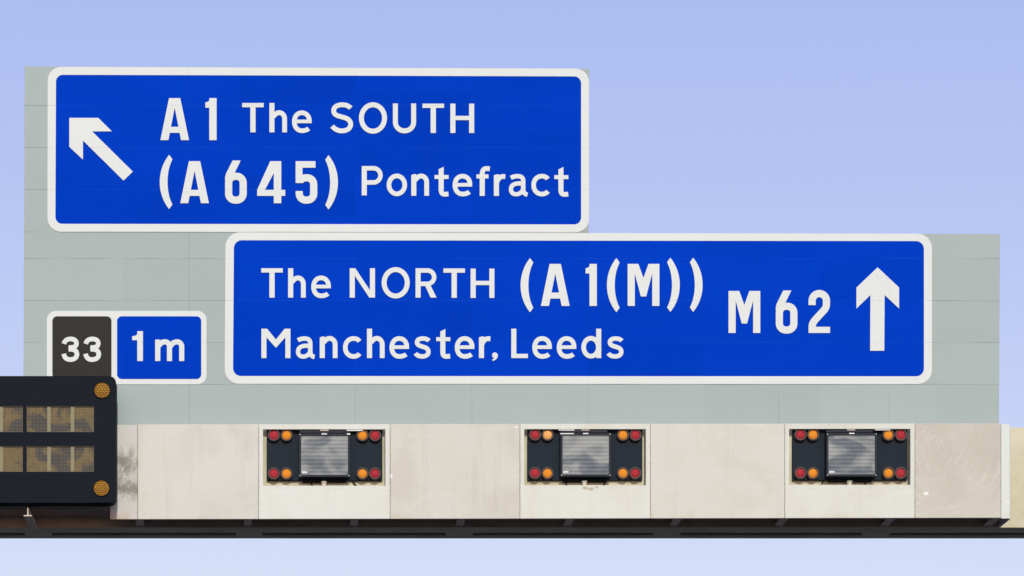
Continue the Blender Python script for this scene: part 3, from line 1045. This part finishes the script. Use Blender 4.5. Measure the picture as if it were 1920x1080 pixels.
def make_signal():
    root = thing('lane_signal', 'dark lane signal with grey screen and eight lamps nearest the black message sign', 'lane signal', P(Uc, 910, BPD), SIG)
    mb = MB()
    mb.prism(rrect(500, 800.5, 717, 901, 1.2, 3), BPD, BPD + 0.03)
    mb.build('backplate', M['backplate'], root, bevel=0.003)
    for kind, u, v in (('red', 513.6, 817.8), ('amber', 537.4, 817.9), ('amber', 679.5, 818.2), ('red', 703, 818.2),
                       ('red', 513.5, 889.5), ('amber', 537.2, 889.7), ('amber', 679.5, 889.6), ('red', 702.6, 889.6)):
        c = P(u, v, BPD)
        R, r = 11.4 * S, 8.2 * S
        mb = MB()
        mb.lathe(c, [(R, 0.002), (R, -0.040), (R * 0.97, -0.045), (r * 1.10, -0.045), (r * 1.02, -0.038), (r * 1.02, 0.002)])
        lo = mb.build(kind + '_lamp', M['rim'], root)
        mb = MB()
        mb.lathe(c, [(r, 0.001), (r, -0.034), (r * 0.9, -0.038), (r * 0.6, -0.0425), (r * 0.3, -0.0450), (0.0008, -0.0458)])
        child(mb, 'lens', M[kind], lo, root)
    # display: deep box with bevelled lip and a flat screen
    FDp = BPD - 0.085
    mb = MB()
    mb.ring(rrect(560.8, 812.6, 656, 894, 1.5, 3), rrect(564.6, 816.8, 652.3, 890, 0.8, 3), FDp, BPD - 0.0005)
    fr = mb.build('display_frame', M['frame'], root, bevel=0.004)
    mb = MB()
    mb.prism([(564, 816.2), (653, 816.2), (653, 890.6), (564, 890.6)], FDp + 0.008, FDp + 0.03)
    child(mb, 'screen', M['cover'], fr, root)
    mb = MB(); mb.ubox(566, 576, 883.8, 887.2, FDp + 0.006, FDp + 0.0078)
    child(mb, 'sticker', M['label_white'], fr, root)
    for u, v in ((562.6, 814.8), (654.2, 814.8), (562.6, 892), (654.2, 892)):
        mb = MB()
        c = P(u, v, FDp)
        mb.lathe(c, [(0.0062, 0.001), (0.0062, -0.003), (0.003, -0.005)], 12)
        child(mb, 'screw', M['steel'], fr, root)
    mb = MB(); mb.ubox(561.5, 650, 803.2, 811.8, BPD - 0.05, BPD - 0.001)
    mb.build('hood', M['frame'], root, bevel=0.003)
    mb = MB(); mb.ubox(603.2, 613.2, 812.4, 814.6, FDp - 0.004, FDp - 0.0005)
    mb.build('clip', M['plastic_white'], root)
    mb = MB(); mb.ubox(600.5, 616, 805.4, 807.8, BPD - 0.056, BPD - 0.0505)
    mb.build('name_plate', M['steel'], root)
    mb = MB(); mb.ubox(567, 650, 900, 903.6, BPD - 0.012, BPD + 0.03)
    mb.build('shelf', M['cable'], root, bevel=0.002)
    mb = MB(); mb.tube([P(607.5, 903.8, BPD + 0.003), P(607.5, 922, BPD + 0.003)], 4.6 * S, 16)
    mb.tube([P(607.5, 903.7, BPD + 0.003), P(607.5, 905.2, BPD + 0.003)], 5.8 * S, 16)
    mb.build('post', M['post'], root)
    return root


def white_strip(root, u0, u1, v0, v1, d=BPD - 0.058):
    mb = MB(); mb.ubox(u0, u1, v0, v1, d, d + 0.006)
    mb.build('white_strip', M['plastic_white'], root)  # thin white strip near the top of the signal


def cable(root, pts):
    mb = MB()
    mb.tube([P(u, v, BPD + 0.018) for u, v in pts], 1.2 * S, 8)
    mb.build('cable', M['cable'], root)


def copy_tree(o, parent=None):
    c = o.copy()
    COL.objects.link(c)
    if parent is not None:
        c.parent = parent
    for ch in list(o.children):
        copy_tree(ch, c)
    return c


sig1 = make_signal()
sig2 = copy_tree(sig1)
sig3 = copy_tree(sig1)
sig2.location = sig1.location + Vector(((1096.6 - 608.4) * S * (1 + BPD / DIST), 0, 0.7 * S))
sig3.location = sig1.location + Vector(((1593.6 - 608.4) * S * (1 + BPD / DIST), 0, 0.9 * S))
sig2.scale = sig3.scale = (0.993, 1, 1)
sig2['label'] = 'middle lane signal in the cladding, with one pale bleached amber lamp'
sig3['label'] = 'lane signal beside the swirl marked panel near the right end cap'
bpy.context.view_layer.update()
for ch in sig2.children:
    if ch.name.startswith('amber_lamp') and ch.location.x < 0 and ch.location.z > 0.3:
        ch['label'] = 'amber lamp bleached pale'
        for g_ in ch.children:
            me = g_.data.copy()
            me.materials.clear()
            me.materials.append(M['amber_pale'])
            g_.data = me
white_strip(sig1, 650, 680, 805.2, 808)
white_strip(sig1, 650.5, 656.5, 812.2, 815, BPD - 0.09)
white_strip(sig2, 1047, 1077, 804.8, 807.2)
white_strip(sig2, 1050, 1076, 812, 814, BPD - 0.09)
white_strip(sig3, 1641, 1670, 804.4, 806.8)
cable(sig1, [(583, 902), (584, 906), (585.5, 914), (587, 925)])
cable(sig1, [(658, 899), (663, 905), (669, 912), (675, 922)])
cable(sig2, [(1060.5, 902), (1061.5, 907), (1062, 914), (1063, 924)])
cable(sig2, [(1137, 901), (1135, 906), (1131, 912), (1126, 922)])
cable(sig3, [(1544, 901), (1541, 906), (1538, 912), (1532, 922)])
cable(sig3, [(1624.5, 901), (1623, 906), (1621, 912), (1618, 922)])

# ------------------------------------------------------------------ sun, sky, camera
SKY_GRADE = ((2.113, 0.667), (2.07, 0.565), (4.96, 0.123))
SUN_EL, SUN_AZ = math.radians(27), math.radians(177)     # azimuth clockwise from +Y (view direction)
sd = Vector((math.sin(SUN_AZ) * math.cos(SUN_EL), math.cos(SUN_AZ) * math.cos(SUN_EL), math.sin(SUN_EL)))
L = bpy.data.lights.new('sun', 'SUN')
L.energy = 2.1
L.angle = math.radians(2.5)
L.color = (0.965, 1.0, 0.89)
so = bpy.data.objects.new('sun', L)
so.rotation_euler = (-sd).to_track_quat('-Z', 'Y').to_euler()
so.location = (0, -40, 60)
COL.objects.link(so)

w = bpy.data.worlds.new('World')
scene.world = w
w.use_nodes = True
nt = w.node_tree
bg = nt.nodes['Background']
sky = nt.nodes.new('ShaderNodeTexSky')
sky.sky_type = 'NISHITA'
sky.sun_disc = False
sky.sun_elevation = SUN_EL
sky.sun_rotation = SUN_AZ
sky.air_density = 1.0
sky.dust_density = 0.6
sky.ozone_density = 1.0
sep = nt.nodes.new('ShaderNodeSeparateColor')
cmb = nt.nodes.new('ShaderNodeCombineColor')
nt.links.new(sky.outputs[0], sep.inputs[0])
# hazy northern sky: flatter from zenith to horizon and more violet than the clean-air model
for k, (gain, power) in enumerate(SKY_GRADE):
    a = nt.nodes.new('ShaderNodeMath'); a.operation = 'POWER'
    b = nt.nodes.new('ShaderNodeMath'); b.operation = 'MULTIPLY'
    nt.links.new(sep.outputs[k], a.inputs[0]); a.inputs[1].default_value = power
    nt.links.new(a.outputs[0], b.inputs[0]); b.inputs[1].default_value = gain
    nt.links.new(b.outputs[0], cmb.inputs[k])
nt.links.new(cmb.outputs[0], bg.inputs[0])
bg.inputs[1].default_value = 0.15

cam = bpy.data.cameras.new('camera')
cam.sensor_width = 36.0
cam.sensor_fit = 'HORIZONTAL'
cam.lens = 36.0 * F_PX / 1920.0
cam.shift_x = (960 - VX) / 1920.0
cam.shift_y = (VY - 540) / 1920.0
cam.clip_start = 0.1
cam.clip_end = 5000
co = bpy.data.objects.new('camera', cam)
co.location = (0.0, -DIST, EYE)
co.rotation_euler = (math.radians(90), 0, 0)
COL.objects.link(co)
scene.camera = co

scene.view_settings.view_transform = 'Standard'
scene.view_settings.look = 'None'
scene.view_settings.exposure = 0.0
scene.view_settings.gamma = 1.0
scene.cycles.max_bounces = 6
